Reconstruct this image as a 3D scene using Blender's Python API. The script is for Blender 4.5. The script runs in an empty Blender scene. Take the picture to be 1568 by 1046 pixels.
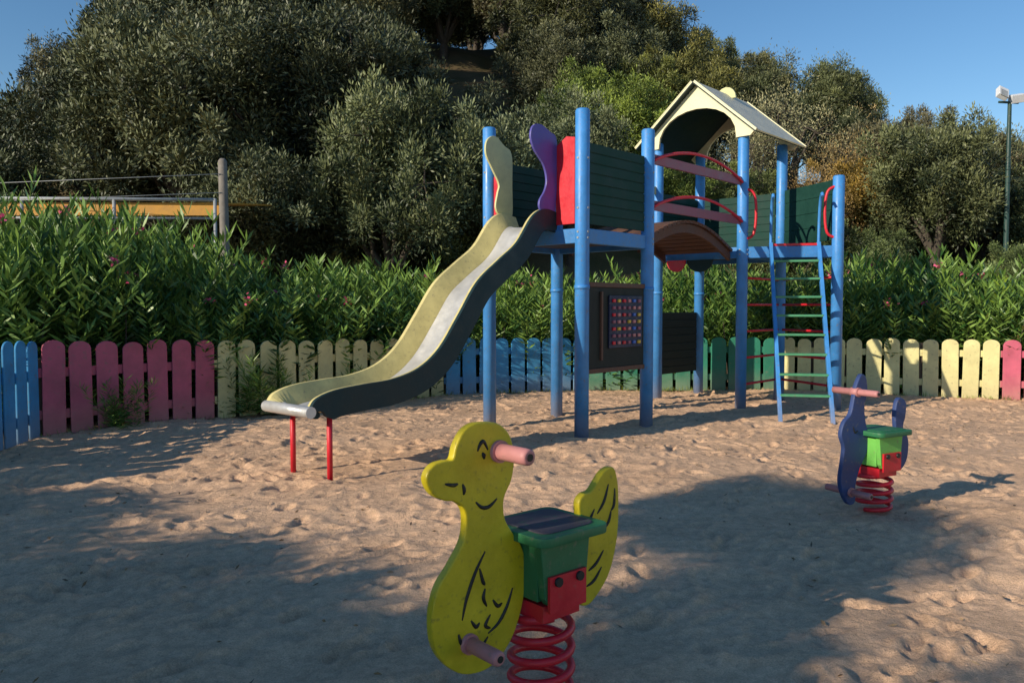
import bpy, math, random
import numpy as np
from mathutils import Vector, Matrix

random.seed(7); RNG = np.random.default_rng(11)
scene = bpy.context.scene
COL = scene.collection

# ------------------------------------------------------------------ materials
def new_mat(name):
    m = bpy.data.materials.new(name); m.use_nodes = True
    nt = m.node_tree; nt.nodes.clear()
    out = nt.nodes.new('ShaderNodeOutputMaterial')
    return m, nt, out

def paint(name, col, rough=0.5, var=0.3, wear=(0.22,0.17,0.13), wear_amt=0.25, scale=5.0, bump=0.15, metal=0.0, spec=.5, dust=0.0):
    m, nt, out = new_mat(name)
    N = nt.nodes.new; L = nt.links.new
    b = N('ShaderNodeBsdfPrincipled'); b.inputs['Roughness'].default_value = rough
    b.inputs['Metallic'].default_value = metal; b.inputs['Specular IOR Level'].default_value = spec
    tc = N('ShaderNodeTexCoord')
    n1 = N('ShaderNodeTexNoise'); n1.inputs['Scale'].default_value = scale; n1.inputs['Detail'].default_value = 8; n1.inputs['Roughness'].default_value = 0.65
    n2 = N('ShaderNodeTexNoise'); n2.inputs['Scale'].default_value = scale*7; n2.inputs['Detail'].default_value = 6
    L(tc.outputs['Object'], n1.inputs['Vector']); L(tc.outputs['Object'], n2.inputs['Vector'])
    r1 = N('ShaderNodeMapRange'); r1.inputs[1].default_value=.3; r1.inputs[2].default_value=.7; r1.inputs[3].default_value=1-var; r1.inputs[4].default_value=1.08
    L(n1.outputs['Fac'], r1.inputs[0])
    mul = N('ShaderNodeMix'); mul.data_type='RGBA'; mul.blend_type='MULTIPLY'; mul.inputs[0].default_value=1
    mul.inputs[6].default_value=(*col,1); L(r1.outputs[0], mul.inputs[7])
    r2 = N('ShaderNodeMapRange'); r2.inputs[1].default_value=.60; r2.inputs[2].default_value=.74; r2.inputs[3].default_value=0; r2.inputs[4].default_value=wear_amt*2.2
    L(n2.outputs['Fac'], r2.inputs[0])
    mx = N('ShaderNodeMix'); mx.data_type='RGBA'; L(r2.outputs[0], mx.inputs[0]); L(mul.outputs[2], mx.inputs[6]); mx.inputs[7].default_value=(*wear,1)
    col_out = mx.outputs[2]
    if dust>0:   # sand splashed over the lowest 30 cm
        sp = N('ShaderNodeSeparateXYZ'); L(tc.outputs['Object'], sp.inputs[0])
        ad = N('ShaderNodeMath'); ad.operation='MULTIPLY_ADD'; L(n1.outputs['Fac'], ad.inputs[0]); ad.inputs[1].default_value=-.5; L(sp.outputs['Z'], ad.inputs[2])
        r3 = N('ShaderNodeMapRange'); r3.inputs[1].default_value=-.25; r3.inputs[2].default_value=.12; r3.inputs[3].default_value=dust; r3.inputs[4].default_value=0
        L(ad.outputs[0], r3.inputs[0])
        m2 = N('ShaderNodeMix'); m2.data_type='RGBA'; L(r3.outputs[0], m2.inputs[0]); L(col_out, m2.inputs[6]); m2.inputs[7].default_value=(.36,.26,.18,1); col_out=m2.outputs[2]
    L(col_out, b.inputs['Base Color'])
    rr = N('ShaderNodeMapRange'); rr.inputs[1].default_value=.3; rr.inputs[2].default_value=.7; rr.inputs[3].default_value=max(rough-.1,.1); rr.inputs[4].default_value=min(rough+.2,1)
    L(n1.outputs['Fac'], rr.inputs[0]); L(rr.outputs[0], b.inputs['Roughness'])
    bp = N('ShaderNodeBump'); bp.inputs['Strength'].default_value=bump; bp.inputs['Distance'].default_value=.01
    L(n2.outputs['Fac'], bp.inputs['Height']); L(bp.outputs[0], b.inputs['Normal'])
    L(b.outputs[0], out.inputs[0])
    return m

def leaf_mat(name, dark, light, trans=0.2, use_obj=True, rough=0.5):
    m, nt, out = new_mat(name); N = nt.nodes.new; L = nt.links.new
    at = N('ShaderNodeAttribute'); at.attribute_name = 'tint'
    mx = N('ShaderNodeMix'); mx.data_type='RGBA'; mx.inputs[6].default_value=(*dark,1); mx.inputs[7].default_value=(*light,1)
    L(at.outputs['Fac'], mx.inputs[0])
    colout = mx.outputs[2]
    if use_obj:
        oi = N('ShaderNodeObjectInfo')
        ml = N('ShaderNodeMix'); ml.data_type='RGBA'; ml.blend_type='MULTIPLY'; ml.inputs[0].default_value=1
        L(colout, ml.inputs[6]); L(oi.outputs['Color'], ml.inputs[7]); colout = ml.outputs[2]
    b = N('ShaderNodeBsdfPrincipled'); b.inputs['Roughness'].default_value=rough; b.inputs['Specular IOR Level'].default_value=.35
    L(colout, b.inputs['Base Color'])
    if trans>0:
        t = N('ShaderNodeBsdfTranslucent'); s = N('ShaderNodeMixShader'); s.inputs[0].default_value=trans
        L(colout, t.inputs['Color'])
        L(b.outputs[0], s.inputs[1]); L(t.outputs[0], s.inputs[2]); L(s.outputs[0], out.inputs[0])
    else: L(b.outputs[0], out.inputs[0])
    return m

def ground_mat(name, ca, cb, cfar=None, bump=0.4, dist=.02):
    m, nt, out = new_mat(name); N = nt.nodes.new; L = nt.links.new
    b = N('ShaderNodeBsdfPrincipled'); b.inputs['Roughness'].default_value=.95; b.inputs['Specular IOR Level'].default_value=.1
    tc = N('ShaderNodeTexCoord')
    def noise(s, d=8, r=.6):
        n = N('ShaderNodeTexNoise'); n.inputs['Scale'].default_value=s; n.inputs['Detail'].default_value=d; n.inputs['Roughness'].default_value=r
        L(tc.outputs['Object'], n.inputs['Vector']); return n
    n1 = noise(.9); n2 = noise(18, 7, .7); n3 = noise(160, 3)
    r = N('ShaderNodeMapRange'); r.inputs[1].default_value=.32; r.inputs[2].default_value=.68; L(n1.outputs['Fac'], r.inputs[0])
    mx = N('ShaderNodeMix'); mx.data_type='RGBA'; mx.inputs[6].default_value=(*ca,1); mx.inputs[7].default_value=(*cb,1); L(r.outputs[0], mx.inputs[0])
    r2 = N('ShaderNodeMapRange'); r2.inputs[1].default_value=.3; r2.inputs[2].default_value=.7; r2.inputs[3].default_value=.72; r2.inputs[4].default_value=1.12; L(n2.outputs['Fac'], r2.inputs[0])
    r3 = N('ShaderNodeMapRange'); r3.inputs[1].default_value=.3; r3.inputs[2].default_value=.7; r3.inputs[3].default_value=.72; r3.inputs[4].default_value=1.14; L(n3.outputs['Fac'], r3.inputs[0])
    mm = N('ShaderNodeMath'); mm.operation='MULTIPLY'; L(r2.outputs[0], mm.inputs[0]); L(r3.outputs[0], mm.inputs[1])
    ml = N('ShaderNodeMix'); ml.data_type='RGBA'; ml.blend_type='MULTIPLY'; ml.inputs[0].default_value=1; L(mx.outputs[2], ml.inputs[6]); L(mm.outputs[0], ml.inputs[7])
    co = ml.outputs[2]
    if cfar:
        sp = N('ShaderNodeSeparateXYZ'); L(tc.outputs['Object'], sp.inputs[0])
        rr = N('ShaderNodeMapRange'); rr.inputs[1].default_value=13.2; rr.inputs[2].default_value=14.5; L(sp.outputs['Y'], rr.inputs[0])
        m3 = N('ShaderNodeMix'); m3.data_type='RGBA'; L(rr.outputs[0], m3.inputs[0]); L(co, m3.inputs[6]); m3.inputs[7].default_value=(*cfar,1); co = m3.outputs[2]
    L(co, b.inputs['Base Color'])
    ad = N('ShaderNodeMath'); ad.operation='MULTIPLY_ADD'; L(n3.outputs['Fac'], ad.inputs[0]); ad.inputs[1].default_value=.22; L(n2.outputs['Fac'], ad.inputs[2])
    bp = N('ShaderNodeBump'); bp.inputs['Strength'].default_value=bump; bp.inputs['Distance'].default_value=dist; L(ad.outputs[0], bp.inputs['Height']); L(bp.outputs[0], b.inputs['Normal'])
    L(b.outputs[0], out.inputs[0]); return m

M = {}
M['blue']   = paint('blue_paint', (.06,.28,.68), .4, .25, dust=.5)
M['bluebeam']= paint('blue_beam_paint', (.05,.24,.58), .45)
M['yellow'] = paint('yellow_slide_paint', (.68,.58,.25), .55, .28, spec=.3)
M['navy']   = paint('navy_slide_side', (.010,.032,.036), .5, wear=(.04,.05,.05), spec=.3)
M['steel']  = paint('steel_sheet', (.66,.64,.61), .38, .15, metal=.45, wear_amt=.05)
M['dgreen'] = paint('dark_green_board', (.010,.052,.040), .6, .3, wear=(.03,.06,.05), wear_amt=.1, spec=.22)
M['dpanel'] = paint('dark_brown_green_board', (.022,.028,.024), .6, .3, wear=(.05,.04,.03), wear_amt=.1, spec=.25)
M['red']    = paint('red_paint', (.66,.015,.03), .4, .2, wear_amt=.1)
M['purple'] = paint('purple_board', (.10,.085,.34), .4, .2, wear_amt=.1)
M['cream']  = paint('cream_board', (.62,.60,.30), .5, .2, wear_amt=.1)
M['creamw'] = paint('cream_gable', (.84,.78,.48), .5, .12, wear_amt=.08)
M['roof']   = paint('roof_sheet', (.66,.62,.48), .5, .2, wear_amt=.1)
M['maroon'] = paint('maroon_board', (.30,.10,.14), .5, .25)
M['brown']  = paint('brown_plank', (.13,.06,.035), .6, .4)
M['darkdeck']=paint('deck_underside', (.05,.04,.045), .7, .4)
M['green']  = paint('green_rung', (.08,.30,.15), .45, .2)
M['lime']   = paint('lime_board', (.17,.52,.09), .45, .2)
M['black']  = paint('black_line', (.012,.012,.012), .5, .2, wear_amt=.12, wear=(.3,.25,.03))
M['duck']   = paint('duck_yellow', (.62,.49,.012), .38, .25, wear=(.20,.16,.03), wear_amt=.25, scale=7)
M['dolph']  = paint('slate_blue_board', (.04,.07,.20), .5, .3, spec=.35)
M['seatg']  = paint('seat_green', (.025,.17,.065), .45, .3)
M['seatm']  = paint('seat_worn_top', (.075,.06,.075), .6, .35, wear=(.03,.12,.06), wear_amt=.35)
M['peg']    = paint('pink_peg', (.58,.24,.23), .5, .3)
M['fpink']  = paint('pink_fence_paint', (.64,.13,.20), .6, .35, scale=3, dust=.45)
M['fcream'] = paint('cream_fence_paint', (.82,.74,.35), .6, .28, scale=3, dust=.4)
M['fblue']  = paint('blue_fence_paint', (.06,.34,.66), .6, .3, scale=3, dust=.45)
M['fgreen'] = paint('green_fence_paint', (.03,.24,.15), .6, .3, scale=3, dust=.4)
M['wood']   = paint('rail_wood', (.14,.10,.07), .8, .3)
M['orange'] = paint('orange_awning', (.62,.30,.04), .6, .3)
M['grey']   = paint('galvanised_pipe', (.35,.37,.38), .5, .3)
M['conc']   = paint('weathered_post', (.25,.22,.19), .9, .4)
M['polegr'] = paint('green_pole_paint', (.02,.06,.05), .5, .3)
M['white']  = paint('white_housing', (.72,.73,.75), .5, .15, wear_amt=.08)
M['gyel']   = paint('tile_yellow', (.75,.5,.05), .4); M['gblue']= paint('tile_blue', (.05,.15,.55), .4)
M['pblue']  = paint('panel_navy', (.012,.02,.06), .5)
M['bark']   = paint('bark', (.10,.08,.06), .95, .5, bump=.8, scale=8)
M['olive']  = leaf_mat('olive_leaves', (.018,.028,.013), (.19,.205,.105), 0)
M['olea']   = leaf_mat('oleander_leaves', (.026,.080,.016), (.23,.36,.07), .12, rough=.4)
M['flower'] = leaf_mat('pink_flower', (.7,.05,.17), (.85,.16,.30), .2, False)
M['litter'] = leaf_mat('dry_leaf', (.10,.06,.03), (.32,.22,.12), 0, False)
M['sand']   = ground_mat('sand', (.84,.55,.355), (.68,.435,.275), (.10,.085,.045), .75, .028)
M['hill']   = ground_mat('dry_hillside', (.20,.14,.08), (.10,.09,.04), None, .8)

# ------------------------------------------------------------------ mesh accumulator
class Acc:
    def __init__(s): s.v=[]; s.f=[]; s.m=[]; s.sm=[]; s.mats=[]
    def mi(s, key):
        if key not in s.mats: s.mats.append(key)
        return s.mats.index(key)
    def add(s, verts, faces, key, smooth=False):
        o=len(s.v); s.v += [tuple(x) for x in verts]; k=s.mi(key)
        for f in faces: s.f.append(tuple(i+o for i in f)); s.m.append(k); s.sm.append(smooth)
    def box(s, c, size, key, rot=None):
        hx,hy,hz=[a/2 for a in size]
        vs=[Vector((x*hx,y*hy,z*hz)) for x in(-1,1) for y in(-1,1) for z in(-1,1)]
        if rot is not None: vs=[rot@v for v in vs]
        c=Vector(c); vs=[v+c for v in vs]
        s.add(vs,[(0,1,3,2),(4,6,7,5),(0,4,5,1),(2,3,7,6),(0,2,6,4),(1,5,7,3)],key)
    def tube(s, pts, r, key, n=12, cap=True):
        pts=[Vector(p) for p in pts]; R = r if isinstance(r,(list,tuple)) else [r]*len(pts)
        t0=(pts[1]-pts[0]).normalized(); up=Vector((0,0,1)) if abs(t0.z)<.9 else Vector((1,0,0))
        nrm=t0.cross(up).normalized(); vs=[]; 
        for i,p in enumerate(pts):
            t=(pts[min(i+1,len(pts)-1)]-pts[max(i-1,0)]).normalized()
            nrm=(nrm-t*nrm.dot(t)).normalized(); bn=t.cross(nrm)
            for k in range(n):
                a=2*math.pi*k/n; vs.append(p+(nrm*math.cos(a)+bn*math.sin(a))*R[i])
        fs=[]
        for i in range(len(pts)-1):
            for k in range(n):
                a=i*n+k; b=i*n+(k+1)%n; fs.append((a,b,b+n,a+n))
        s.add(vs,fs,key,True)
        if cap:
            e=(len(pts)-1)*n
            s.add([vs[k] for k in range(n)],[tuple(range(n))[::-1]],key); s.add([vs[e+k] for k in range(n)],[tuple(range(n))],key)
    def plate(s, outline, th, key, smooth=False, key_side=None):
        o=[Vector(p) for p in outline]; th=Vector(th); n=len(o)
        a=[p-th*.5 for p in o]; b=[p+th*.5 for p in o]
        s.add(a,[tuple(range(n))[::-1]],key); s.add(b,[tuple(range(n))],key)
        s.add(a+b,[(i,(i+1)%n,(i+1)%n+n,i+n) for i in range(n)],key_side or key,smooth)
    def build(s, name, parent=None, bevel=0.0, loc=(0,0,0), rotz=0.0):
        me=bpy.data.meshes.new(name); me.from_pydata(s.v,[],s.f)
        for k in s.mats: me.materials.append(M[k])
        me.polygons.foreach_set('material_index',s.m); me.polygons.foreach_set('use_smooth',s.sm); me.update()
        import bmesh as _bm
        bm=_bm.new(); bm.from_mesh(me); _bm.ops.remove_doubles(bm, verts=bm.verts, dist=1e-5); _bm.ops.recalc_face_normals(bm, faces=bm.faces); bm.to_mesh(me); bm.free()
        ob=bpy.data.objects.new(name,me); COL.objects.link(ob); ob.location=loc; ob.rotation_euler=(0,0,rotz)
        if parent: ob.parent=parent
        if bevel>0:
            b=ob.modifiers.new('bevel','BEVEL'); b.width=bevel; b.segments=2; b.limit_method='ANGLE'; b.angle_limit=math.radians(50)
        return ob

def empty(name, loc=(0,0,0), rotz=0):
    e=bpy.data.objects.new(name,None); COL.objects.link(e); e.location=loc; e.rotation_euler=(0,0,rotz); return e

def crom(pts, sub=5, closed=True):
    n=len(pts); out=[]
    P=[Vector(p) for p in pts]
    rng = range(n) if closed else range(n-1)
    for i in rng:
        if closed: a,b,c,d=P[(i-1)%n],P[i],P[(i+1)%n],P[(i+2)%n]
        else: a,b,c,d=P[max(i-1,0)],P[i],P[i+1],P[min(i+2,n-1)]
        for k in range(sub):
            t=k/sub
            out.append(.5*((2*b)+(-a+c)*t+(2*a-5*b+4*c-d)*t*t+(-a+3*b-3*c+d)*t**3))
    if not closed: out.append(P[-1])
    return out

# ------------------------------------------------------------------ ground
def axis(lo, hi, step, far):
    mid=np.arange(lo,hi+step/2,step); ext=[]; d=step; x=hi
    while x<far: d*=1.35; x+=d; ext.append(x)
    ext2=[]; d=step; x=lo
    while x>-far: d*=1.35; x-=d; ext2.append(x)
    return np.concatenate([np.array(ext2[::-1]),mid,np.array(ext)]), len(ext2), len(mid)
ST=.020
xs,x0i,nx=axis(-6.2,8.6,ST,400); ys,y0i,ny=axis(1.9,13.2,ST,400)
H=np.zeros((ny,nx)); X,Y=np.meshgrid(xs[x0i:x0i+nx],ys[y0i:y0i+ny])
for k in range(14):
    a=RNG.uniform(0,6.28); f=RNG.uniform(.8,5); H+=.010/(.6+f*.5)*np.sin((X*math.cos(a)+Y*math.sin(a))*f+RNG.uniform(0,6.28))
def dent(cx,cy,ra,rb,ang,depth):
    R=max(ra,rb)*2.6; i0=int((cx-R-X[0,0])/ST); i1=int((cx+R-X[0,0])/ST)+1; j0=int((cy-R-Y[0,0])/ST); j1=int((cy+R-Y[0,0])/ST)+1
    i0=max(i0,0);j0=max(j0,0);i1=min(i1,nx);j1=min(j1,ny)
    if i1<=i0 or j1<=j0: return
    dx=X[j0:j1,i0:i1]-cx; dy=Y[j0:j1,i0:i1]-cy
    u=(dx*math.cos(ang)+dy*math.sin(ang))/ra; v=(-dx*math.sin(ang)+dy*math.cos(ang))/rb
    q=u*u+v*v; H[j0:j1,i0:i1]+= depth*(-np.exp(-q*q*.9)+.5*np.exp(-(np.sqrt(q)-1.35)**2*7))
for k in range(500):
    dent(RNG.uniform(-6.2,8.6),RNG.uniform(1.9,13.2),RNG.uniform(.15,.35),RNG.uniform(.12,.25),RNG.uniform(0,3.14),RNG.uniform(.006,.017))
for k in range(5200):
    dent(RNG.uniform(-6.2,8.6),RNG.uniform(1.9,13.2),RNG.uniform(.07,.135),RNG.uniform(.032,.05),RNG.normal(.5,.7),RNG.uniform(.004,.023))
for k in range(9000):
    dent(RNG.uniform(-6.2,8.6),RNG.uniform(1.9,13.2),RNG.uniform(.025,.05),RNG.uniform(.022,.036),RNG.uniform(0,3.14),RNG.uniform(-.007,.007))
H-=H.mean()
edge=np.minimum(np.minimum(X-X.min(),X.max()-X),np.minimum(Y-Y.min(),Y.max()-Y)); H*=np.clip(edge/.3,0,1)
NX=len(xs);NY=len(ys); Z=np.zeros((NY,NX)); Z[y0i:y0i+ny,x0i:x0i+nx]=H
XX,YY=np.meshgrid(xs,ys); co=np.stack([XX,YY,Z],-1).reshape(-1,3)
def grid_mesh(name,co,NX,NY,mat):
    idx=np.arange(NX*NY).reshape(NY,NX); q=np.stack([idx[:-1,:-1],idx[:-1,1:],idx[1:,1:],idx[1:,:-1]],-1).reshape(-1,4)
    me=bpy.data.meshes.new(name); me.vertices.add(len(co)); me.vertices.foreach_set('co',co.astype(np.float32).ravel())
    me.loops.add(q.size); me.loops.foreach_set('vertex_index',q.ravel().astype(np.int32))
    me.polygons.add(len(q)); me.polygons.foreach_set('loop_start',np.arange(0,q.size,4,dtype=np.int32)); me.polygons.foreach_set('use_smooth',np.ones(len(q),bool))
    me.update(calc_edges=True); me.materials.append(mat); ob=bpy.data.objects.new(name,me); COL.objects.link(ob); return ob
grid_mesh('sand_ground',co,NX,NY,M['sand'])

# hillside
cx=[-90,-45,-31,-26,-21,-12,0,7,12,18,25,35,60,90]; cz=[3,4,5.5,7,12,15.5,15.5,12.0,8.6,6.6,5,3.6,3,2]
def hz(x,y):
    c=np.interp(x,cx,cz); t=np.clip((y-15)/28,0,1); s=t*t*(3-2*t); s=.5*s+.5*t
    back=np.clip((y-85)/60,0,1)
    return c*s*(1-back*1.2)-.3+ .35*np.sin(x*.7+y*.3)*t+.25*np.sin(x*.31-y*.9)*t
hx=np.arange(-110,110.1,1.0); hy=np.arange(15,160,1.0); HX,HY=np.meshgrid(hx,hy)
HZ=hz(HX,HY)+RNG.normal(0,.06,HX.shape)
grid_mesh('hillside',np.stack([HX,HY,HZ],-1).reshape(-1,3),len(hx),len(hy),M['hill'])

# ------------------------------------------------------------------ leaves
def norm(a): return a/np.maximum(np.linalg.norm(a,axis=1,keepdims=True),1e-6)
def leaf_quads(c, d, L, W):
    n=len(c); d=norm(d); r=norm(RNG.normal(size=(n,3))); s=norm(np.cross(d,r))
    L=np.broadcast_to(L,(n,))[:,None]; W=np.broadcast_to(W,(n,))[:,None]
    v=np.stack([c, c+d*L*.5+s*W*.5, c+d*L, c+d*L*.5-s*W*.5],1)
    return v.reshape(-1,3)
def foliage_object(name, wood, leafsets):
    V=[];T=[];mats=[]; off=0
    me=bpy.data.meshes.new(name)
    loops=[]; starts=[]; ls=0; MI=[]
    if wood and wood.v:
        wv=np.array(wood.v); V.append(wv); T.append(np.zeros(len(wv)))
        for f in wood.f:
            loops.extend(f); starts.append(ls); ls+=len(f); MI.append(0)
        mats.append(wood.mats[0]); off=len(wv)
    loops=[np.array(loops,dtype=np.int32)]; starts=[np.array(starts,dtype=np.int32)]; MI=[np.array(MI,dtype=np.int32)]
    for v,t,k in leafsets:
        if k not in mats: mats.append(k)
        n=len(v)//4; V.append(v); T.append(np.repeat(t,4))
        loops.append(np.arange(off,off+4*n,dtype=np.int32)); starts.append(np.arange(ls,ls+4*n,4,dtype=np.int32)); MI.append(np.full(n,mats.index(k),dtype=np.int32))
        off+=4*n; ls+=4*n
    V=np.concatenate(V); T=np.concatenate(T); loops=np.concatenate(loops); starts=np.concatenate(starts); MI=np.concatenate(MI)
    me.vertices.add(len(V)); me.vertices.foreach_set('co',V.astype(np.float32).ravel())
    me.loops.add(len(loops)); me.loops.foreach_set('vertex_index',loops)
    me.polygons.add(len(starts)); me.polygons.foreach_set('loop_start',starts); me.polygons.foreach_set('material_index',MI)
    me.update(calc_edges=True)
    a=me.attributes.new('tint','FLOAT','POINT'); a.data.foreach_set('value',T.astype(np.float32))
    for k in mats: me.materials.append(M[k])
    return me
def obj(name, me, loc, rot=0, sc=(1,1,1), parent=None, color=None):
    ob=bpy.data.objects.new(name,me); COL.objects.link(ob); ob.location=loc; ob.rotation_euler=(0,0,rot); ob.scale=sc
    if parent: ob.parent=parent
    if color: ob.color=(*color,1)
    return ob

def clumps(centres, radii, n, L, W, key, up=.3, base_t=None, el=1.0):
    vs=[];ts=[]
    for c,r in zip(centres,radii):
        k=int(n); p=RNG.normal(size=(k,3))*.5*r*np.array([1,1,el])
        d=norm(p)+RNG.normal(size=(k,3))*.45+np.array([0,0,up])
        t0=RNG.uniform(.02,.78) if base_t is None else base_t
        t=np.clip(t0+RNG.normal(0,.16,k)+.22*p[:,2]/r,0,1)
        vs.append(leaf_quads(np.array(c)+p,d,RNG.uniform(.7,1.2,k)*L,RNG.uniform(.7,1.2,k)*W)); ts.append(t)
    return (np.concatenate(vs),np.concatenate(ts),key)

def olive_mesh(name, seed, lobes_n=11, leaves=300, cr=(2.1,2.1,2.0), cz=3.7, sparse=1.0, L=.15, W=.044, rmul=1.0):
    rs=np.random.default_rng(seed); w=Acc()
    base=Vector((0,0,-.5)); fork=Vector((rs.uniform(-.2,.2),rs.uniform(-.2,.2),1.3))
    w.tube([base,(base+fork)/2+Vector((.08,0,0)),fork],[.30,.22,.19],'bark',8)
    cen=[];rad=[]
    for i in range(lobes_n):
        while True:
            d=rs.normal(size=3); d/=np.linalg.norm(d)
            if d[2]>-.75: break
        k=rs.uniform(.45,.95); c=np.array([0,0,cz])+d*np.array(cr)*k*.78; r=rs.uniform(.7,1.15)*rmul
        mid=fork.lerp(Vector(c),.5)+Vector(rs.normal(size=3)*.2); w.tube([fork,mid,Vector(c)],[.12,.07,.03],'bark',6)
        m=int(13*sparse)
        for j in range(m):
            e=rs.normal(size=3); e/=np.linalg.norm(e); p=c+e*r*rs.uniform(.55,1.05)
            cen.append(p); rad.append(rs.uniform(.26,.50)*rmul)
            if j%3==0: w.tube([Vector(c),Vector(p)],[.03,.012],'bark',4,False)
    for j in range(30):
        e=rs.normal(size=3); e/=np.linalg.norm(e)
        if e[2]<-.5: continue
        cen.append(np.array([0,0,cz])+e*np.array(cr)*rs.uniform(1.0,1.22)); rad.append(rs.uniform(.16,.3))
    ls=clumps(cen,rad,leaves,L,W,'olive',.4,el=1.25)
    return foliage_object(name,w,[ls])
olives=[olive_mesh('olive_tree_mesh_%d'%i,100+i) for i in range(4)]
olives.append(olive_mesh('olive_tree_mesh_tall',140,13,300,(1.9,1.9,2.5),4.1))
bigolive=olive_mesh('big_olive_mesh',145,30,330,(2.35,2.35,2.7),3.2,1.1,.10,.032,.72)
bare=olive_mesh('thin_tree_mesh',150,14,38,(2.0,2.0,2.1),3.6,1.3,.12,.025)
shrub=olive_mesh('shrub_mesh',160,9,260,(1.7,1.7,1.1),1.1)

# the wood gets lower towards both ends of the ridge: bearing (x/y) -> elevation tangent of the tree tops
SK_U=[(p-784)/1220 for p in (-300,0,45,80,950,985,1060,1130,1200,1320,1335,1400,1500,1568,1800)]
SK_T=[(470-y)/1220 for y in (170,150,135,-200,-200,0,18,75,110,122,185,165,180,225,240)]
def tree(x,y,s,kind=None,color=None,name='olive_tree',zs=1.0,dz=0,clamp=True):
    me=kind or random.choice(olives)
    if color is None:
        v=random.uniform(.5,1.15); color=(v*random.uniform(.85,1.3),v,v*random.uniform(.7,1.1))
    g=float(hz(x,y))+.1+dz
    if clamp:
        hw=2.0*s/y
        t=min(np.interp(x/y+k*hw,SK_U,SK_T) for k in(-.7,-.35,0,.35,.7))
        mxs=(1.35+t*y-g)/(6.0*zs)
        if mxs<.38: return
        s=min(s,mxs)
    obj(name,me,(x,y,g),random.uniform(0,6.28),(s,s,s*zs),None,color)
tree(-8.25,20.8,1.5,bigolive,(1.1,1.1,1.0),dz=-.9,clamp=False); tree(-5.4,23.2,1.35,bigolive,(.75,.76,.68),dz=-.8,clamp=False); tree(-11.9,23,.9,olives[2],(1.0,1.05,1.0),dz=-.8)
tree(-10.2,22.8,1.0,olives[3],(.95,.95,.9),dz=-1,zs=1.2,clamp=False)
tree(-8.2,26,1.6,olives[3],(.8,.85,.8),clamp=False)
tree(-4.3,21.3,1.1,olives[4],(.62,.66,.62),dz=-.8); tree(-2.7,18.6,.80,olives[2],(1.15,1.2,1.0),zs=1.2,dz=-.5); tree(-.1,20.5,.82,olives[0],(1.4,1.48,1.45),dz=-.4)
tree(1.6,21.5,.72,olives[3],(1.25,1.3,1.25)); tree(-5.9,18.6,.85,olives[1],(.9,.95,.9),dz=-1.2); tree(-3.9,19.5,.7,olives[0],(.6,.65,.6),dz=-.8)
tree(-1.3,22.5,.8,olives[1],(.6,.65,.65),dz=-.5)
tree(3.2,24.5,.74,olives[1],(1.7,2.0,.7),name='green_tree'); tree(2.2,26,.6,olives[4],(1.4,1.7,.7),name='green_tree')
tree(5.9,33,.98,olives[2],(1.6,1.35,.7),name='oak_tree'); tree(3.6,34,.95,olives[0],(1.3,1.2,.7),name='oak_tree'); tree(8.6,36,1.05,olives[3],(1.0,1.05,.75))
tree(6.2,28.5,.8,olives[0],(1.35,1.2,.65),name='oak_tree'); tree(4.4,27.5,.7,olives[2],(1.25,1.25,.6),name='oak_tree')
tree(8.5,25.2,1.0,bare,(3.2,2.7,2.8),name='bare_tree'); tree(7.2,24.2,.7,bare,(2.6,2.2,2.2),name='bare_tree'); tree(9.2,30.5,.85,olives[1],(.75,.8,.65))
tree(9.9,23.6,.55,olives[0],(2.3,1.35,.5),name='autumn_tree'); tree(8.9,22.8,.55,bare,(3.4,2.0,1.5),name='autumn_tree'); tree(10.4,24.5,.8,bare,(3.2,2.1,1.8),name='autumn_tree')
tree(11.3,21.5,.9,olives[1],(1.15,1.15,.95)); tree(13.4,24,.85,olives[2],(.95,.95,.9)); tree(14.6,22,.62,olives[3],(1.1,1.2,.9)); tree(13.2,20.6,.45,olives[0],(1.1,1.2,.8),dz=-.6); tree(12.2,19.6,.4,olives[4],(1.0,1.2,.8),dz=-.6); tree(9.2,20.3,.42,olives[1],(.9,1.05,.7),dz=-.5)
tree(14.1,36,1.0,olives[4],(.95,1.0,.85)); tree(15.4,36.5,.95,olives[0],(.9,1.0,.85)); tree(12.1,38,.9,olives[1],(.9,1.0,.85)); tree(6.4,22.5,.5,olives[0],(1.2,1.3,.8))
tree(4.6,22.3,.5,olives[3],(1.5,1.8,.8),name='green_tree'); tree(7.4,20.5,.42,olives[2],(1.0,1.2,.8)); tree(-14,19.5,.75,olives[3],(.8,.9,.8),dz=-.8); tree(-12,18.5,.62,olives[1],(.85,.95,.8),dz=-.8); tree(-13.6,21,.8,olives[0],(.9,.95,.9),dz=-.8)
for x in (-13,-10.2,-7.3,-4.6,-1.9,.8,3.4): tree(x,45+random.uniform(-1,1),1.2,None,(.7,.75,.62),dz=-1.8)
tree(-3.0,37,1.0,olives[0],(.8,.85,.7),dz=-.8); tree(-6.0,36,1.1,olives[2],(.75,.8,.7),dz=-.8); tree(-.2,38,1.0,olives[1],(.65,.7,.6),dz=-1)
for y in [23,27.5,32,36.5,41.5]:
    xx=-y*.76+random.uniform(0,2)
    while xx<y*.76:
        x=xx+random.uniform(-1,1); yy=y+random.uniform(-1.5,1.5); xx+=random.uniform(3.6,4.9)
        u=x/yy
        if y<25 and -.56<u<.52: continue
        if -.16<u<.0 and 25<yy<34: continue
        if .22<u<.48 and yy<31: continue
        if y>38 and -.5<u<.1: continue
        s=random.uniform(.7,.95)
        if y>30: s=random.uniform(.85,1.2)
        tree(x,yy,s)
ug=empty('hillside_undergrowth')
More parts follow.
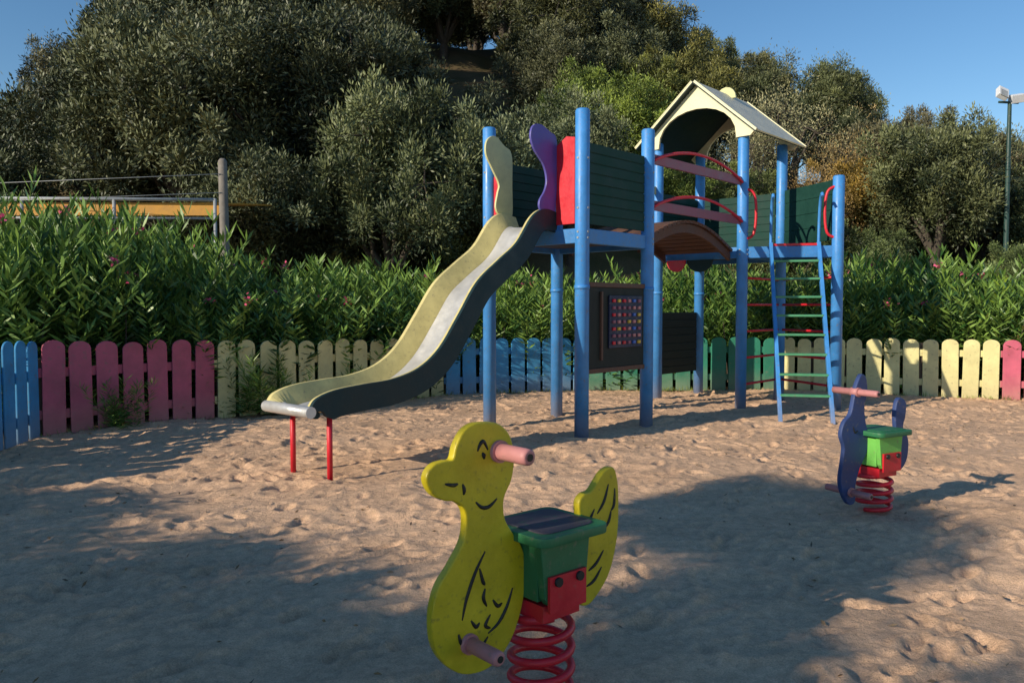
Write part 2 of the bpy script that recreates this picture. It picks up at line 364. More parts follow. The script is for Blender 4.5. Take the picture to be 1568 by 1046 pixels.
for k in range(44):
    y=random.uniform(17,33); x=random.uniform(-.72,.75)*y
    if -.18<x/y<0 and y>24 and random.random()<.5: continue
    s=random.uniform(.35,.7); v=random.uniform(.6,1.3)
    obj('shrub_%d'%k,shrub,(x,y,float(hz(x,y))-.1),random.uniform(0,6.28),(s*1.3,s*1.3,s),ug,(v*random.uniform(.9,1.5),v*1.1,v*.7))

# ------------------------------------------------------------------ oleander hedge (one baked mesh)
def oleander_data(seed, flowers=True, stems=86, L=(.14,.24)):
    rs=np.random.default_rng(seed); C=[];D=[];T=[];FC=[]
    for i in range(stems):
        bx,by=rs.normal(0,.28,2); lean=rs.normal(0,.20,2); h=rs.uniform(1.1,2.05)
        tt=rs.uniform(.05,.85); n=int(h/.08)
        for j in range(n):
            z=.1+j*.08
            fz=z/h; cx_=bx+lean[0]*z*(1+.35*fz); cy_=by+lean[1]*z*(1+.35*fz)
            for k in range(3):
                a=rs.uniform(0,6.28); up=.35+1.1*fz**3+rs.normal(0,.2)
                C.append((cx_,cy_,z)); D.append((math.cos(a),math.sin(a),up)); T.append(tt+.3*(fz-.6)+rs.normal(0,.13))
        if flowers and rs.random()<.03:
            for k in range(13): FC.append((cx_+rs.normal(0,.045),cy_+rs.normal(0,.045),z+.06+rs.normal(0,.035)))
    C=np.array(C);D=np.array(D);T=np.clip(np.array(T),0,1); n=len(C)
    lv=leaf_quads(C,D,RNG.uniform(L[0],L[1],n),RNG.uniform(.026,.042,n))
    fl=None
    if FC:
        FC=np.array(FC); fl=(leaf_quads(FC,RNG.normal(size=FC.shape),.048,.048),RNG.uniform(0,1,len(FC)))
    return lv,T,fl
ole=[oleander_data(200+i,i in(0,3)) for i in range(6)]
FP=[(-4.75,5.2),(-4.81,7.49),(-4.91,8.24),(-3.58,9.58),(-1.03,12.1),(1.22,12.9),(4.3,12.75),(5.16,12.3),(7.14,11.6),(10.5,10.4)]
def walk(poly, step, off):
    out=[]
    for (a,b) in zip(poly[:-1],poly[1:]):
        a=Vector(a);b=Vector(b);L=(b-a).length;d=(b-a)/L;n=Vector((-d.y,d.x)); k=0
        while k<L: out.append((a+d*k+n*off,a+d*k)); k+=step
    return out
HP=[(-5.1,8.3),(-3.7,9.7),(-1.15,12.2),(1.2,13.0),(4.4,12.85),(5.3,12.35),(7.2,11.7),(11.5,10.2)]
hv=[];ht=[];fv=[];ft=[];yv=[];yt=[]; wst=Acc()
def place(x,y,s,dt,yel=False):
    lv,T,fl=random.choice(ole); a=random.uniform(0,6.28); ca,sa=math.cos(a),math.sin(a)
    R=np.array([[ca,sa,0],[-sa,ca,0],[0,0,s]])
    (yv if yel else hv).append(lv@R+np.array([x,y,0])); (yt if yel else ht).append(np.clip(T+dt,0,1))
    for k in range(6):
        px,py=x+random.gauss(0,.25),y+random.gauss(0,.25); wst.tube([(px,py,0),(px+random.gauss(0,.15),py+random.gauss(0,.15),1.4*s)],[.014,.006],'bark',4,False)
    if fl: fv.append(fl[0]@R+np.array([x,y,0])); ft.append(fl[1])
for off,step,hs in [(.60,.58,.84),(1.3,.66,.98),(2.3,1.0,1.06)]:
    for p,_ in walk(HP,step,off):
        x,y=p.x+random.uniform(-.12,.15),p.y+random.uniform(0,.2)
        if x>4.6: y+=.12
        s=hs*random.uniform(.76,1.10)
        if x<-4.4: s*=1.26
        elif x<1: s*=.95
        yel=x>8.2
        if yel: s*=.8
        place(x,y,s,random.uniform(-.28,.22),yel)
for k in range(5): place(-5.9-k*.5,8.4+k*.45,.9,0)
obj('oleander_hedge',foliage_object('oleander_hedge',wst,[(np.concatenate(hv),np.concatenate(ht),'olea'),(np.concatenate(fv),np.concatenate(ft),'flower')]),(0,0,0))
obj('laurel_shrub',foliage_object('laurel_shrub',None,[(np.concatenate(yv),np.concatenate(yt),'olea')]),(0,0,0),color=(1.6,1.35,.6))
lv,T,_=oleander_data(301,False,16,(.3,.5)); spr=foliage_object('sprout_mesh',None,[(lv,T,'olea')])
for i,(x,y,s) in enumerate([(-4.28,8.66,.26),(-3.2,9.82,.36),(-2.9,10.1,.28),(-2.2,10.8,.26),(8.1,11.0,.25)]):
    obj('oleander_sprout' if i==0 else 'oleander_sprout.%03d'%i,spr,(x,y,0),i,(s*1.2,s*1.2,s),None,(1,1,.9))
cg=[];dg=[]
for p,_ in walk(FP[2:],.035,-.06):
    if random.random()<.5:
        for k in range(random.randint(2,9)): cg.append((p.x+random.gauss(0,.03),p.y+random.gauss(0,.03),-.01)); dg.append((random.gauss(0,.5),random.gauss(0,.5),1))
cg=np.array(cg);dg=np.array(dg)
obj('grass_tufts',foliage_object('grass_tufts',None,[(leaf_quads(cg,dg,RNG.uniform(.03,.12,len(cg)),.007),RNG.uniform(.3,1,len(cg)),'olea')]),(0,0,0),color=(1.2,.95,.8))

# ------------------------------------------------------------------ picket fence
fence=empty('picket_fence')
secs=[('blue_section_left',[FP[0],FP[1],FP[2]],'fblue',1.01,1.01),('pink_section_left',[FP[2],FP[3]],'fpink',1.0,.94),('cream_section',[FP[3],FP[4]],'fcream',.94,.88),
      ('blue_section',[FP[4],FP[5]],'fblue',.88,.86),('green_section',[FP[5],FP[6]],'fgreen',.86,.86),('cream_section_right',[FP[6],FP[7],FP[8]],'fcream',.86,.87),('pink_section_right',[FP[8],FP[9]],'fpink',.87,.87)]
for nm,poly,key,h0,h1 in secs:
    A=Acc(); tot=len(poly)-1
    for si,(a,b) in enumerate(zip(poly[:-1],poly[1:])):
        a=Vector((*a,0));b=Vector((*b,0));L=(b-a).length;d=(b-a)/L;n=Vector((-d.y,d.x,0))
        cnt=max(1,round(L/.275)); pitch=L/cnt; w=pitch*.84
        for i in range(cnt):
            c=a+d*(i+.5)*pitch; h=(h0+(h1-h0)*((si+(i/cnt))/tot))+random.uniform(-.016,.016); tilt=random.uniform(-.014,.014)
            ww=w/2*random.uniform(.95,1.02); pts=[c-d*ww,c+d*ww]
            hb=h-ww*.75
            for k in range(9):
                an=math.pi*k/8; pts.append(c+d*(ww*math.cos(an)+tilt*h)+Vector((0,0,hb+ww*.75*math.sin(an))))
            off=n*random.uniform(-.004,.004)
            A.plate([p+off for p in pts],n*.022,key)
        m=(a+b)/2; rot=Matrix.Rotation(math.atan2(d.y,d.x),3,'Z')
        for zz in (.22,.66): A.box(m+n*.034+Vector((0,0,zz)),(L,.03,.10),key,rot)
        for q in (0.02,.5,.98): A.box(a+d*L*q+n*.085+Vector((0,0,.38)),(.07,.07,.85),'wood',rot)
    A.build(nm,fence,.006)

# ------------------------------------------------------------------ climbing frame
CF=empty('playground_climbing_frame',(.715,8.15,0),math.atan2(.735,.678))
A=Acc()
posts={'A':(0,1.32,3.36),'B':(0,0,3.35),'C':(1.2,0,3.34),'D':(1.2,1.32,3.0),'E':(3.5,0,3.66),'F':(3.5,1.32,3.7),'G':(4.7,0,3.68),'H':(4.7,1.32,3.7),'I':(4.1,-1.04,3.06)}
for k,(s,t,h) in posts.items():
    r=.074
    A.tube([(s,t,-.05),(s,t,h-.02),(s,t,h-.004),(s,t,h)],[r,r,r*.85,r*.55],'blue',20)
A.build('posts',CF)
A=Acc()
A.box((.6,.66,2.09),(1.08,1.2,.06),'darkdeck'); A.box((4.1,.66,2.09),(1.08,1.2,.06),'darkdeck')
A.plate([(3.56,-.04,2.09),(4.64,-.04,2.09),(4.1,-.97,2.09)],(0,0,.06),'darkdeck')
def beam(p,q,z,h=.15,th=.05,key='bluebeam',trim=.06,A=A):
    p=Vector(p);q=Vector(q);d=(q-p);L=d.length;c=(p+q)/2
    A.box((c.x,c.y,z),(L-2*trim,th,h),key,Matrix.Rotation(math.atan2(d.y,d.x),3,'Z'))
P={k:(v[0],v[1]) for k,v in posts.items()}
for a,b in ['AB','BC','CD','AD','EF','EG','GH','FH','EI','GI']: beam(P[a],P[b],2.075)
A.build('decks',CF,.006)
A=Acc()
def slats(p,q,z0,z1,n,key,trim=.09,th=.03):
    h=(z1-z0)/n
    for i in range(n): beam(p,q,z0+h*(i+.5),h-.012,th,key,trim,A)
    beam(p,q,(z0+z1)/2,z1-z0-.02,.012,key,trim,A)
slats(P['B'],P['C'],2.19,3.03,8,'dgreen'); slats(P['A'],P['D'],2.19,3.0,8,'dgreen'); slats(P['G'],P['I'],2.22,3.02,4,'dgreen'); slats(P['H'],P['G'],2.22,3.0,7,'dgreen')
slats(P['F'],P['H'],2.22,3.0,7,'dgreen')
slats(P['F'],P['H'],.35,1.27,8,'dpanel')
A.build('slatted_panels',CF,.004)
A=Acc()
A.plate([(0,.09,2.2),(0,.09,3.08),(0,.2,3.1),(0,.33,3.02),(0,.34,2.7),(0,.34,2.2)],(.025,0,0),'red')
A.plate([(0,1.0,2.2),(0,1.0,2.75),(0,1.1,2.82),(0,1.24,2.8),(0,1.24,2.2)],(.025,0,0),'red')
A.build('red_panels',CF,.004)
A=Acc()
pp=[(-.05,2.33),(-.16,2.30),(-.27,2.36),(-.28,2.45),(-.20,2.56),(-.17,2.68),(-.22,2.82),(-.36,2.95),(-.42,3.08),(-.38,3.19),(-.26,3.22),(-.12,3.17),(-.02,3.12),(0.0,2.9),(-.01,2.6)]
A.plate(crom([(s,.34,z-.02) for s,z in pp],5),(0,.026,0),'purple',True)
pc=[(-.02,2.35),(-.2,2.36),(-.27,2.45),(-.24,2.6),(-.22,2.7),(-.33,2.86),(-.42,3.0),(-.40,3.14),(-.28,3.20),(-.14,3.12),(-.02,3.04),(-.01,2.7)]
A.plate(crom([(s,.97,z-.03) for s,z in pc],5),(0,.026,0),'cream',True)
A.build('wing_panels',CF,.003)
# slide
prof=[(.02,2.33),(-.22,2.35),(-.42,2.25),(-.66,1.98),(-.95,1.79),(-1.25,1.58),(-1.5,1.28),(-1.75,.99),(-2.0,.83),(-2.3,.755),(-2.6,.735),(-2.9,.71),(-3.08,.66),(-3.14,.60)]
pr=crom([(s,0,z) for s,z in prof],5,False)
A=Acc()
def tc(s): return .65+.07*s
nn=len(pr); nrm=[]
for i in range(nn):
    t=(pr[min(i+1,nn-1)]-pr[max(i-1,0)]).normalized(); v=Vector((t.z,0,-t.x)); nrm.append(v if v.z<0 else -v)
def fade(i): return min(1,(nn-1-i)/8)
def wall(to_top,tb_top,to_bot,tb_bot,key,ht):
    vs=[]
    for i,p in enumerate(pr):
        hh=ht*(.3+.7*fade(i)); b=p+nrm[i]*hh
        for q,w in ((p,to_top),(p,tb_top),(b,to_bot),(b,tb_bot)): vs.append((q.x,tc(p.x)+w,q.z))
    fs=[]
    for i in range(nn-1):
        a=i*4;b=a+4
        fs+=[(a,a+1,b+1,b),(a+2,b+2,b+3,a+3),(a,b,b+2,a+2),(a+1,a+3,b+3,b+1)]
    fs+=[(0,2,3,1),(4*nn-4,4*nn-3,4*nn-1,4*nn-2)]
    A.add(vs,fs,key,False)
wall(.325,.285,.325,.17,'yellow',.20)
wall(-.32,-.285,-.32,-.285,'navy',.21)
wall(-.2848,-.26,-.2848,-.22,'yellow',.17)
vs=[]
for i,p in enumerate(pr):
    q=p+nrm[i]*(.165*(.3+.7*fade(i)))
    for j in range(9):
        u=-1+2*j/8; w=-.035+.225*u; vs.append((q.x,tc(p.x)+w,q.z+.02*abs(u)**4))
A.add(vs,[(i*9+j,i*9+j+1,(i+1)*9+j+1,(i+1)*9+j) for i in range(nn-1) for j in range(8)],'steel',True)
e=pr[-1]
A.tube([(e.x-.005,tc(e.x)-.32,e.z-.04),(e.x-.005,tc(e.x)+.32,e.z-.04)],.045,'steel',14)
A.tube([(e.x+.07,tc(e.x)-.28,e.z-.07),(e.x+.07,tc(e.x)+.28,e.z-.07)],.03,'navy',10)
A.build('slide',CF)
A=Acc()
for (s,t) in [(-2.94,.175),(-2.96,.66)]: A.tube([(s,t,-.05),(s,t,.56)],.022,'red',12)
A.build('slide_legs',CF)
# arched bridge
A=Acc()
n=21
def bz(x): return 2.10+.30*math.sin(math.pi*x)
for i in range(n):
    x=(i+.5)/n; s=1.27+2.16*x; dz=(bz(x+.01)-bz(x-.01))/(.02*2.16); A.box((s,.66,bz(x)),(.094,1.12,.035),'brown',Matrix.Rotation(-math.atan(dz),3,'Y'))
for t in (.16,1.16):
    o=[];o2=[]
    for i in range(17):
        x=i/16; s=1.27+2.16*x; o.append((s,t,bz(x)-.022)); o2.append((s,t,bz(x)-.13))
    for i in range(16):
        A.plate([o[i],o[i+1],o2[i+1],o2[i]],(0,.04,0),'brown')
A.build('arched_bridge',CF)
A=Acc()
for t,key in ((-.0,'maroon'),(1.32,'cream')):
    for z in (3.02,2.50):
        A.box((2.35,t,z),(2.15,.03,.11),key)
        pts=[(1.28+2.14*i/20,t-(.03 if t<1 else -.03),z-.02+.20*math.sin(math.pi*i/20)**.8) for i in range(21)]
        A.tube(pts,.018,'red',8)
A.build('bridge_rails',CF,.003)
# roof
A=Acc()
for s in (3.42,4.78):
    out=[(s,-.14,3.60),(s,-.20,3.66),(s,.66,4.40),(s,1.52,3.66),(s,1.46,3.60),(s,1.26,3.60)]
    for k in range(1,12):
        a=math.pi*k/12; out.append((s,.66+.60*math.cos(a),3.60+.47*math.sin(a)**.85))
    out.append((s,.06,3.60))
    A.plate(out,(.035,0,0),'creamw')
for sg in(-1,1):
    d=Vector((0,sg*.86,-.74)); nrm_=Vector((0,.74,sg*.86)).normalized(); nrm_=nrm_ if nrm_.z>0 else -nrm_
    r0=Vector((0,.66,4.405)); 
    a=Vector((3.30,0,0));b=Vector((4.90,0,0))
    q=[a+r0,b+r0,b+r0+d*1.06,a+r0+d*1.06]
    A.plate([p+nrm_*.022 for p in q],nrm_*.02,'roof',key_side='creamw'); A.plate([p+nrm_*.004 for p in q],nrm_*.012,'navy')
    for s in (3.315,4.885):
        q2=[Vector((s-.02,0,0))+r0,Vector((s+.02,0,0))+r0,Vector((s+.02,0,0))+r0+d*1.06,Vector((s-.02,0,0))+r0+d*1.06]
        A.plate([p+nrm_*.038 for p in q2],nrm_*.010,'creamw')
A.plate([(4.25,.66+.16*math.cos(x*math.pi/8),4.36+.17*math.sin(x*math.pi/8)) for x in range(9)],(.03,0,0),'cream')
A.build('gable_roof',CF)
# ladder
A=Acc()
top=Vector((3.83,-.575,0)); out=Vector((-.866,-.5,0)); wd=Vector((.5,-.866,0)); base=top+out*1.38
rotw=Matrix.Rotation(math.atan2(wd.y,wd.x),3,'Z')
for sg in(-1,1):
    b=base+wd*.29*sg; t=top+wd*.30*sg+Vector((0,0,2.2))
    A.plate([b+out*-.045,b+out*.045,t+out*.045,t-out*.045],wd*.045,'blue')
    hp=[t-Vector((0,0,.12)),t+Vector((0,0,.25))+out*.02,t+Vector((0,0,.48))+out*.08,t+Vector((0,0,.58))+out*.16,t+Vector((0,0,.60))+out*.24,t+Vector((0,0,.56))+out*.28]
    A.tube(crom(hp,4,False),.02,'blue',8)
for i in range(8):
    z=.30+i*.235; f=z/2.2; c=base.lerp(top,f)+Vector((0,0,z)); A.box(c,(.56,.10,.028),'green',rotw)
A.build('ladder',CF,.004)
A=Acc()
for i in range(5):
    z=.30+i*.36
    for a,b in ('EG','GI'):
        p=Vector((*P[a],z));q=Vector((*P[b],z)); A.tube([p,q],.017,'red',8)
for k,sg in (('E',1),('I',-1)):
    b=Vector((*P[k],0))+wd*.11*sg+out*.03
    A.tube(crom([b+Vector((0,0,2.25))-wd*.08*sg,b+Vector((0,0,2.32))+wd*.03*sg,b+Vector((0,0,2.6))+wd*.06*sg,b+Vector((0,0,2.85))+wd*.03*sg,b+Vector((0,0,2.92))-wd*.08*sg],4,False),.018,'red',8)
A.box(top+Vector((0,0,2.17)),(.6,.05,.03),'red',rotw)
A.build('red_rungs',CF)
A=Acc()
slats(P['B'],P['C'],.70,1.56,1,'dpanel',.09,.03)
beam(P['B'],P['C'],1.58,.05,.05,'brown',.08,A); beam(P['B'],P['C'],.68,.05,.05,'brown',.08,A)
A.box((.74,-.026,1.19),(.62,.02,.56),'pblue')
keys=['red','gyel','gblue','maroon','red','peg']
for i in range(6):
    for j in range(7):
        A.box((.50+i*.095,-.045,.965+j*.075),(.048,.02,.034),keys[(i*5+j*3+(i*j)%4)%6])
A.box((.30,-.026,1.15),(.03,.03,.72),'brown')
A.build('play_panel',CF,.004)
A=Acc()
A.plate([(3.40,.95+.15*math.cos(x*math.pi/10),2.0-.16*math.sin(x*math.pi/10)) for x in range(11)],(.03,0,0),'red')
A.plate([(3.44,.6+.2*math.cos(x*math.pi/10),2.0-.17*math.sin(x*math.pi/10)) for x in range(11)],(.03,0,0),'navy')
for s,t in ((0,0),(1.2,0),(0,1.32),(1.2,1.32),(3.5,1.32),(4.7,1.32)):
    A.tube([(s,t,1.53),(s,t,1.57)],.080,'blue',16)
for s,t in ((0,0),(1.2,0),(0,1.32),(3.5,0),(4.7,0)):
    for z in (2.05,2.11,2.35,2.85): A.tube([(s-.078,t,z),(s-.07,t,z)],.012,'grey',8); A.tube([(s,t-.08,z),(s,t-.07,z)],.012,'grey',8)
A.build('brackets',CF)

# ------------------------------------------------------------------ spring riders
def rider(name, loc, f, front, rear, key, seat_z, box_key, seat_key, seat_top, marks, marks_rear, pegs, spring_r=.105):
    root=empty(name,(loc[0],loc[1],0),math.atan2(f[1],f[0]))
    A=Acc(); th=.032
    A.plate(crom([(q,0,z) for q,z in front],5),(0,th,0),key,True); A.plate(crom([(q,0,z) for q,z in rear],5),(0,th,0),key,True)
    A.build('body_panels',root,.005)
    A=Acc()
    for mset in (marks,marks_rear):
        for m in mset:
            pts=crom([(q,th/2-.001,z) for q,z in m],5,False); k=len(pts)
            A.tube(pts,[.0028+.0042*math.sin(math.pi*i/(k-1)) for i in range(k)],'black',6)
    if marks: A.build('painted_lines',root)
    A=Acc()
    for q,z,r,l in pegs:
        A.tube([(q,-l,z),(q,l-.02,z),(q,l-.004,z),(q,l,z)],[r,r,r*.95,r*.7],'peg',18)
        A.tube([(q,-l-.003,z),(q,l+.003,z)],r*.45,'black',12); A.tube([(q,-.03,z),(q,.03,z)],r*1.35,'peg',18)
    A.build('pegs',root)
    A=Acc()
    def rr(q0,q1,n0,n1,z,c=.04):
        o=[]
        for (cq,cn,a0) in ((q1-c,n1-c,0),(q0+c,n1-c,90),(q0+c,n0+c,180),(q1-c,n0+c,270)):
            for k in range(5):
                a=math.radians(a0+k*22.5); o.append((cq+c*math.cos(a),cn+c*math.sin(a),z))
        return o
    A.plate(rr(-.185,.14,-.155,.155,seat_z),(0,0,.032),seat_key,True)
    A.plate(rr(-.15,.10,-.12,.12,seat_z+.018),(0,0,.006),seat_top,True)
    for sg in(-1,1):
        A.plate([(-.12,sg*.10,seat_z-.018),(.11,sg*.10,seat_z-.018),(.09,sg*.10,seat_z-.20),(.07,sg*.10,seat_z-.225),(-.08,sg*.10,seat_z-.225),(-.10,sg*.10,seat_z-.20)],(0,.03,0),box_key)
    A.box((-.005,0,seat_z-.12),(.20,.165,.19),box_key)
    A.build('seat',root,.005)
    A=Acc()
    for sg in(-1,1):
        A.box((-.005,sg*.122,seat_z-.185),(.17,.012,.12),'red')
        for q in(-.055,.045): A.tube([(q,sg*.12,seat_z-.145),(q,sg*.138,seat_z-.145)],.016,'black',10)
    A.box((0,0,seat_z-.255),(.17,.20,.055),'red')
    zt=seat_z-.28; turns=4.2; pts=[]; N=110
    for i in range(N+1):
        a=2*math.pi*turns*i/N; r=spring_r*(1-.12*abs(2*i/N-1)**6); pts.append((r*math.cos(a),r*math.sin(a),.02+(zt-.02)*i/N))
    A.tube(pts,.0145,'red',10)
    A.build('spring',root)
    return root
duck_f=[(.255,.983),(.31,.982),(.347,.962),(.376,.92),(.389,.882),(.42,.880),(.458,.874),(.484,.85),(.487,.82),(.463,.782),(.42,.758),(.3845,.750),(.352,.728),(.338,.69),(.347,.621),(.397,.551),(.446,.493),(.47,.409),(.458,.308),(.397,.226),(.321,.187),(.228,.19),(.145,.257),(.095,.375),(.088,.50),(.11,.565),(.145,.61),(.178,.665),(.180,.728),(.148,.784),(.136,.858),(.155,.93),(.20,.972)]
duck_r=[(-.35,.759),(-.373,.72),(-.383,.649),(-.379,.504),(-.335,.369),(-.255,.29),(-.205,.275),(-.172,.30),(-.163,.384),(-.180,.492),(-.176,.588),(-.172,.655),(-.20,.682),(-.24,.69),(-.297,.745)]
dm=[[(.292,.895),(.283,.915),(.268,.924),(.25,.895)],[(.272,.889),(.268,.878),(.264,.867)],[(.274,.884),(.266,.879),(.27,.872)],[(.42,.81),(.39,.802),(.37,.803)],[(.352,.80),(.346,.78),(.348,.765)],[(.30,.735),(.275,.714),(.245,.712),(.212,.732)],
    [(.262,.57),(.303,.51),(.338,.435),(.355,.37)],[(.285,.52),(.272,.475),(.262,.462)],[(.262,.45),(.27,.42),(.255,.39)],[(.23,.405),(.21,.38),(.19,.385)],[(.32,.36),(.30,.335),(.285,.345)],
    [(.145,.425),(.17,.37),(.205,.325),(.25,.30)],[(.25,.29),(.285,.262),(.32,.268)],[(.37,.33),(.36,.30),(.34,.29)],[(.24,.36),(.262,.33),(.24,.315)]]
dmr=[[(-.325,.70),(-.30,.64),(-.265,.60)],[(-.25,.62),(-.225,.585),(-.21,.56)],[(-.34,.60),(-.325,.56),(-.29,.53)],[(-.30,.46),(-.26,.42),(-.22,.40)],[(-.29,.40),(-.25,.36),(-.21,.345)],[(-.36,.68),(-.355,.62),(-.34,.60)]]
rider('duck_spring_rider',(.10,2.70),(-.75,-.66),duck_f,duck_r,'duck',.595,'seatg','seatg','seatm',dm,dmr,[(.205,.885,.027,.165),(.33,.29,.024,.17)])
do_f=[(.15,.915),(.18,.895),(.215,.83),(.235,.74),(.26,.66),(.32,.61),(.345,.53),(.315,.45),(.325,.36),(.345,.24),(.315,.14),(.26,.075),(.205,.09),(.20,.2),(.165,.3),(.10,.40),(.085,.50),(.115,.60),(.13,.70),(.105,.79),(.115,.88)]
do_r=[(-.24,.74),(-.29,.70),(-.285,.61),(-.265,.54),(-.32,.45),(-.31,.32),(-.24,.25),(-.18,.30),(-.165,.42),(-.19,.52),(-.18,.63),(-.20,.72)]
rider('dolphin_spring_rider',(2.40,5.23),(-.88,-.475),do_f,do_r,'dolph',.53,'lime','seatg','seatg',[[(.24,.58),(.22,.54),(.19,.55)]],[],[(.20,.80,.022,.17),(.25,.155,.022,.17)])

# ------------------------------------------------------------------ off-lawn structures
A=Acc()
A.box((-7.6,14.0,3.05),(5.2,.06,.22),'orange'); A.tube([(-10.4,13.9,3.24),(-5.15,13.9,3.20)],.03,'grey',8); A.tube([(-10.4,13.9,2.9),(-5.15,13.9,2.88)],.02,'grey',8)
A.plate([(-10.3,14.0,3.15),(-5.1,14.0,3.15),(-5.1,17.0,3.5),(-10.3,17.0,3.5)],(0,0,.03),'orange')
for x in(-10.2,-8.5,-6.9,-5.15): A.tube([(x,13.9,0),(x,13.9,3.22)],.03,'grey',8)
A.build('orange_awning')
A=Acc(); A.tube([(-4.72,13.1,0),(-4.70,13.1,2.2),(-4.72,13.1,3.72),(-4.72,13.1,3.76)],[.085,.075,.07,.04],'conc',10)
for z in(3.5,3.2): A.tube([(-4.72,13.02,z),(-9.8,13.6,z-.1)],.006,'grey',5)
A.build('weathered_post')
A=Acc(); lx,ly=12.35,20.0
A.tube([(lx,ly,0),(lx,ly,3),(lx,ly,6.4)],[.075,.06,.045],'polegr',12)
A.tube([(lx-.28,ly,6.42),(lx+.22,ly,6.40)],.03,'polegr',8)
r1=Matrix.Rotation(math.radians(25),3,'Y')@Matrix.Rotation(math.radians(-35),3,'X')
A.box((lx-.22,ly-.05,6.62),(.26,.14,.32),'white',r1); A.box((lx+.16,ly-.02,6.50),(.34,.16,.20),'white',Matrix.Rotation(math.radians(-8),3,'Y')@Matrix.Rotation(math.radians(20),3,'X'))
A.box((lx-.22,ly-.13,6.61),(.20,.02,.24),'grey',r1)
A.build('floodlight_pole',None,.01)

# ------------------------------------------------------------------ trees beside the camera that shade the sand
W=np.array([.82,.57]); NN=np.array([-.57,.82]); TE=math.tan(math.radians(23))
def cast(a_s,b,ac=-6.0):
    p=W*ac+NN*b; return (p[0],p[1],(a_s-ac)*TE)
cen=[];rad=[]; rs=np.random.default_rng(5)
eb=[.9,1.3,1.7,2.0,2.4,3.0,3.5,4.1,5.0,6.3,7.5,9,10.5]; ee=[2.8,2.75,2.7,2.5,2.1,1.65,1.45,1.05,.60,.5,.5,.35,.35]
for b in np.arange(.9,10.8,.20):
    e=np.interp(b,eb,ee)+rs.normal(0,.24)
    a=e-.30
    while (a+6)*TE>.5:
        if rs.random()>(.20 if e-a<.9 else .03):
            cen.append(np.array(cast(a,b+rs.normal(0,.08)))+np.array([rs.normal(0,.25),rs.normal(0,.25),0])*.6); rad.append(rs.uniform(.2,.3))
        a-=.38
w=Acc()
for b in (2,4,6,8,10):
    p=W*-6.0+NN*b; w.tube([(p[0],p[1],-.2),(p[0]+.1,p[1],1.2),(p[0],p[1],2.2)],[.09,.07,.04],'bark',7)
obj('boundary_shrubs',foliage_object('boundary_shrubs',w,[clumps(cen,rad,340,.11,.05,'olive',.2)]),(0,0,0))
poly=[(3.74,4.05),(4.69,4.0),(5.2,3.6),(5.2,2.85),(4.72,2.36),(4.21,2.22),(3.64,2.36),(3.12,2.40),(2.51,2.30),(2.2,2.2),(2.5,2.5),(3.0,2.62),(3.4,2.8),(3.4,3.38),(3.5,3.82)]
def inside(a,b):
    r=False; n=len(poly)
    for i in range(n):
        (x1,y1),(x2,y2)=poly[i],poly[(i+1)%n]
        if (y1>b)!=(y2>b) and a<(x2-x1)*(b-y1)/(y2-y1)+x1: r=not r
    return r
cen=[];rad=[]; w=Acc(); p=W*-6.0+NN*2.9
tp=Vector((p[0],p[1],3.2)); w.tube([(p[0],p[1],-.2),(p[0]+.05,p[1],1.6),tp],[.09,.07,.05],'bark',8)
for a in np.arange(2.2,5.3,.26):
    for b in np.arange(2.1,4.1,.15):
        if inside(a,b) and rs.random()>.04:
            c=np.array(cast(a,b))+np.array([rs.normal(0,.09),rs.normal(0,.09),0]); cen.append(c); rad.append(rs.uniform(.12,.18))
            if rs.random()<.2: w.tube([tp,Vector(c)],[.02,.008],'bark',4,False)
obj('shade_tree',foliage_object('shade_tree',w,[clumps(cen,rad,210,.08,.04,'olive',.2)]),(0,0,0))

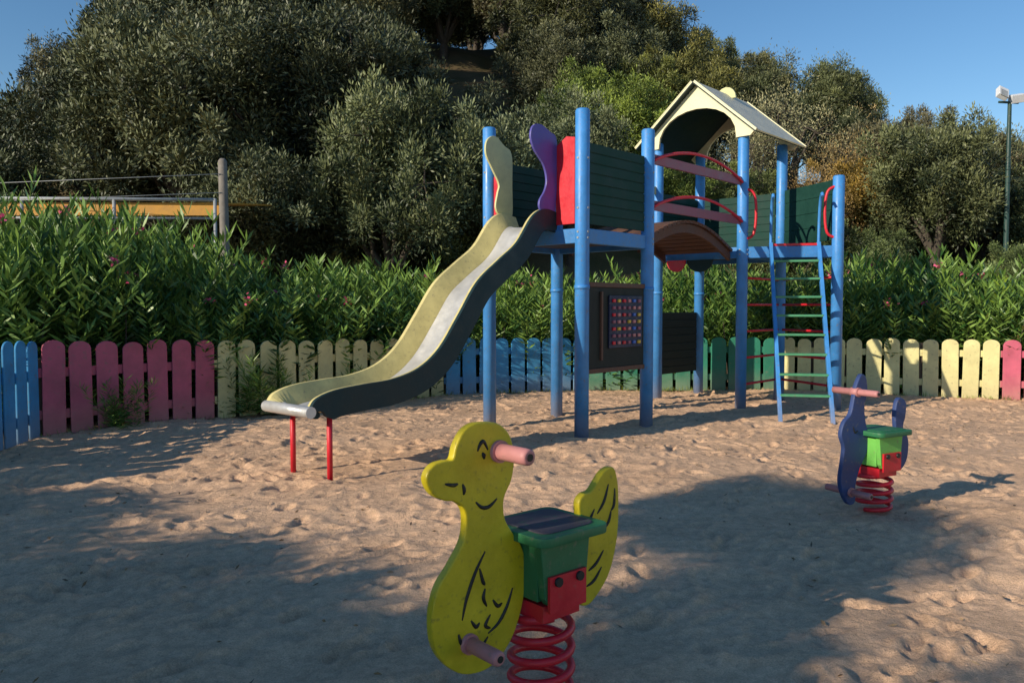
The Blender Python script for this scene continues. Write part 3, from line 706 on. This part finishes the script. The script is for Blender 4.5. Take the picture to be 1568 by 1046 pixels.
# leaf litter
n=1300; c=np.stack([RNG.uniform(-5,8,n),RNG.uniform(2.4,12.5,n),np.full(n,.02)],1)
ix=np.clip(((c[:,0]-X[0,0])/ST).astype(int),0,nx-1); iy=np.clip(((c[:,1]-Y[0,0])/ST).astype(int),0,ny-1); c[:,2]=H[iy,ix]+.004
d=RNG.normal(size=(n,3)); d[:,2]=np.abs(d[:,2])*.25
obj('leaf_litter',foliage_object('leaf_litter',None,[(leaf_quads(c,d,RNG.uniform(.02,.05,n),RNG.uniform(.008,.018,n)),RNG.uniform(0,1,n),'litter')]),(0,0,0))

# ------------------------------------------------------------------ light, sky, camera
el=math.radians(23); saz=math.atan2(-.82,-.57)
sun=bpy.data.lights.new('sun','SUN'); sun.energy=5.0; sun.angle=math.radians(.5); sun.color=(1,.89,.71)
so=bpy.data.objects.new('sun',sun); COL.objects.link(so); so.location=(-20,-14,12)
dv=Vector((.82*math.cos(el),.57*math.cos(el),-math.sin(el))); so.rotation_euler=dv.to_track_quat('-Z','Y').to_euler()
wd_=bpy.data.worlds.new('World'); scene.world=wd_; wd_.use_nodes=True; nt=wd_.node_tree; nt.nodes.clear()
o=nt.nodes.new('ShaderNodeOutputWorld'); bg=nt.nodes.new('ShaderNodeBackground'); sk=nt.nodes.new('ShaderNodeTexSky')
sk.sky_type='NISHITA'; sk.sun_disc=False; sk.sun_elevation=el; sk.sun_rotation=saz%(2*math.pi); sk.air_density=1.0; sk.dust_density=0; sk.ozone_density=2.0
hs_=nt.nodes.new('ShaderNodeHueSaturation'); hs_.inputs['Saturation'].default_value=1.22; hs_.inputs['Value'].default_value=1.0
bg.inputs[1].default_value=.132; nt.links.new(sk.outputs[0],hs_.inputs['Color']); nt.links.new(hs_.outputs[0],bg.inputs[0]); nt.links.new(bg.outputs[0],o.inputs[0])
cam=bpy.data.cameras.new('camera'); cam.lens=28.0; cam.sensor_width=36; cam.clip_end=3000; cam.clip_start=.05
c=bpy.data.objects.new('camera',cam); COL.objects.link(c); c.location=(0,0,1.35); c.rotation_euler=(math.radians(90-2.49),0,0)
scene.camera=c
scene.view_settings.view_transform='Standard'; scene.view_settings.look='None'; scene.view_settings.exposure=0; scene.view_settings.gamma=1
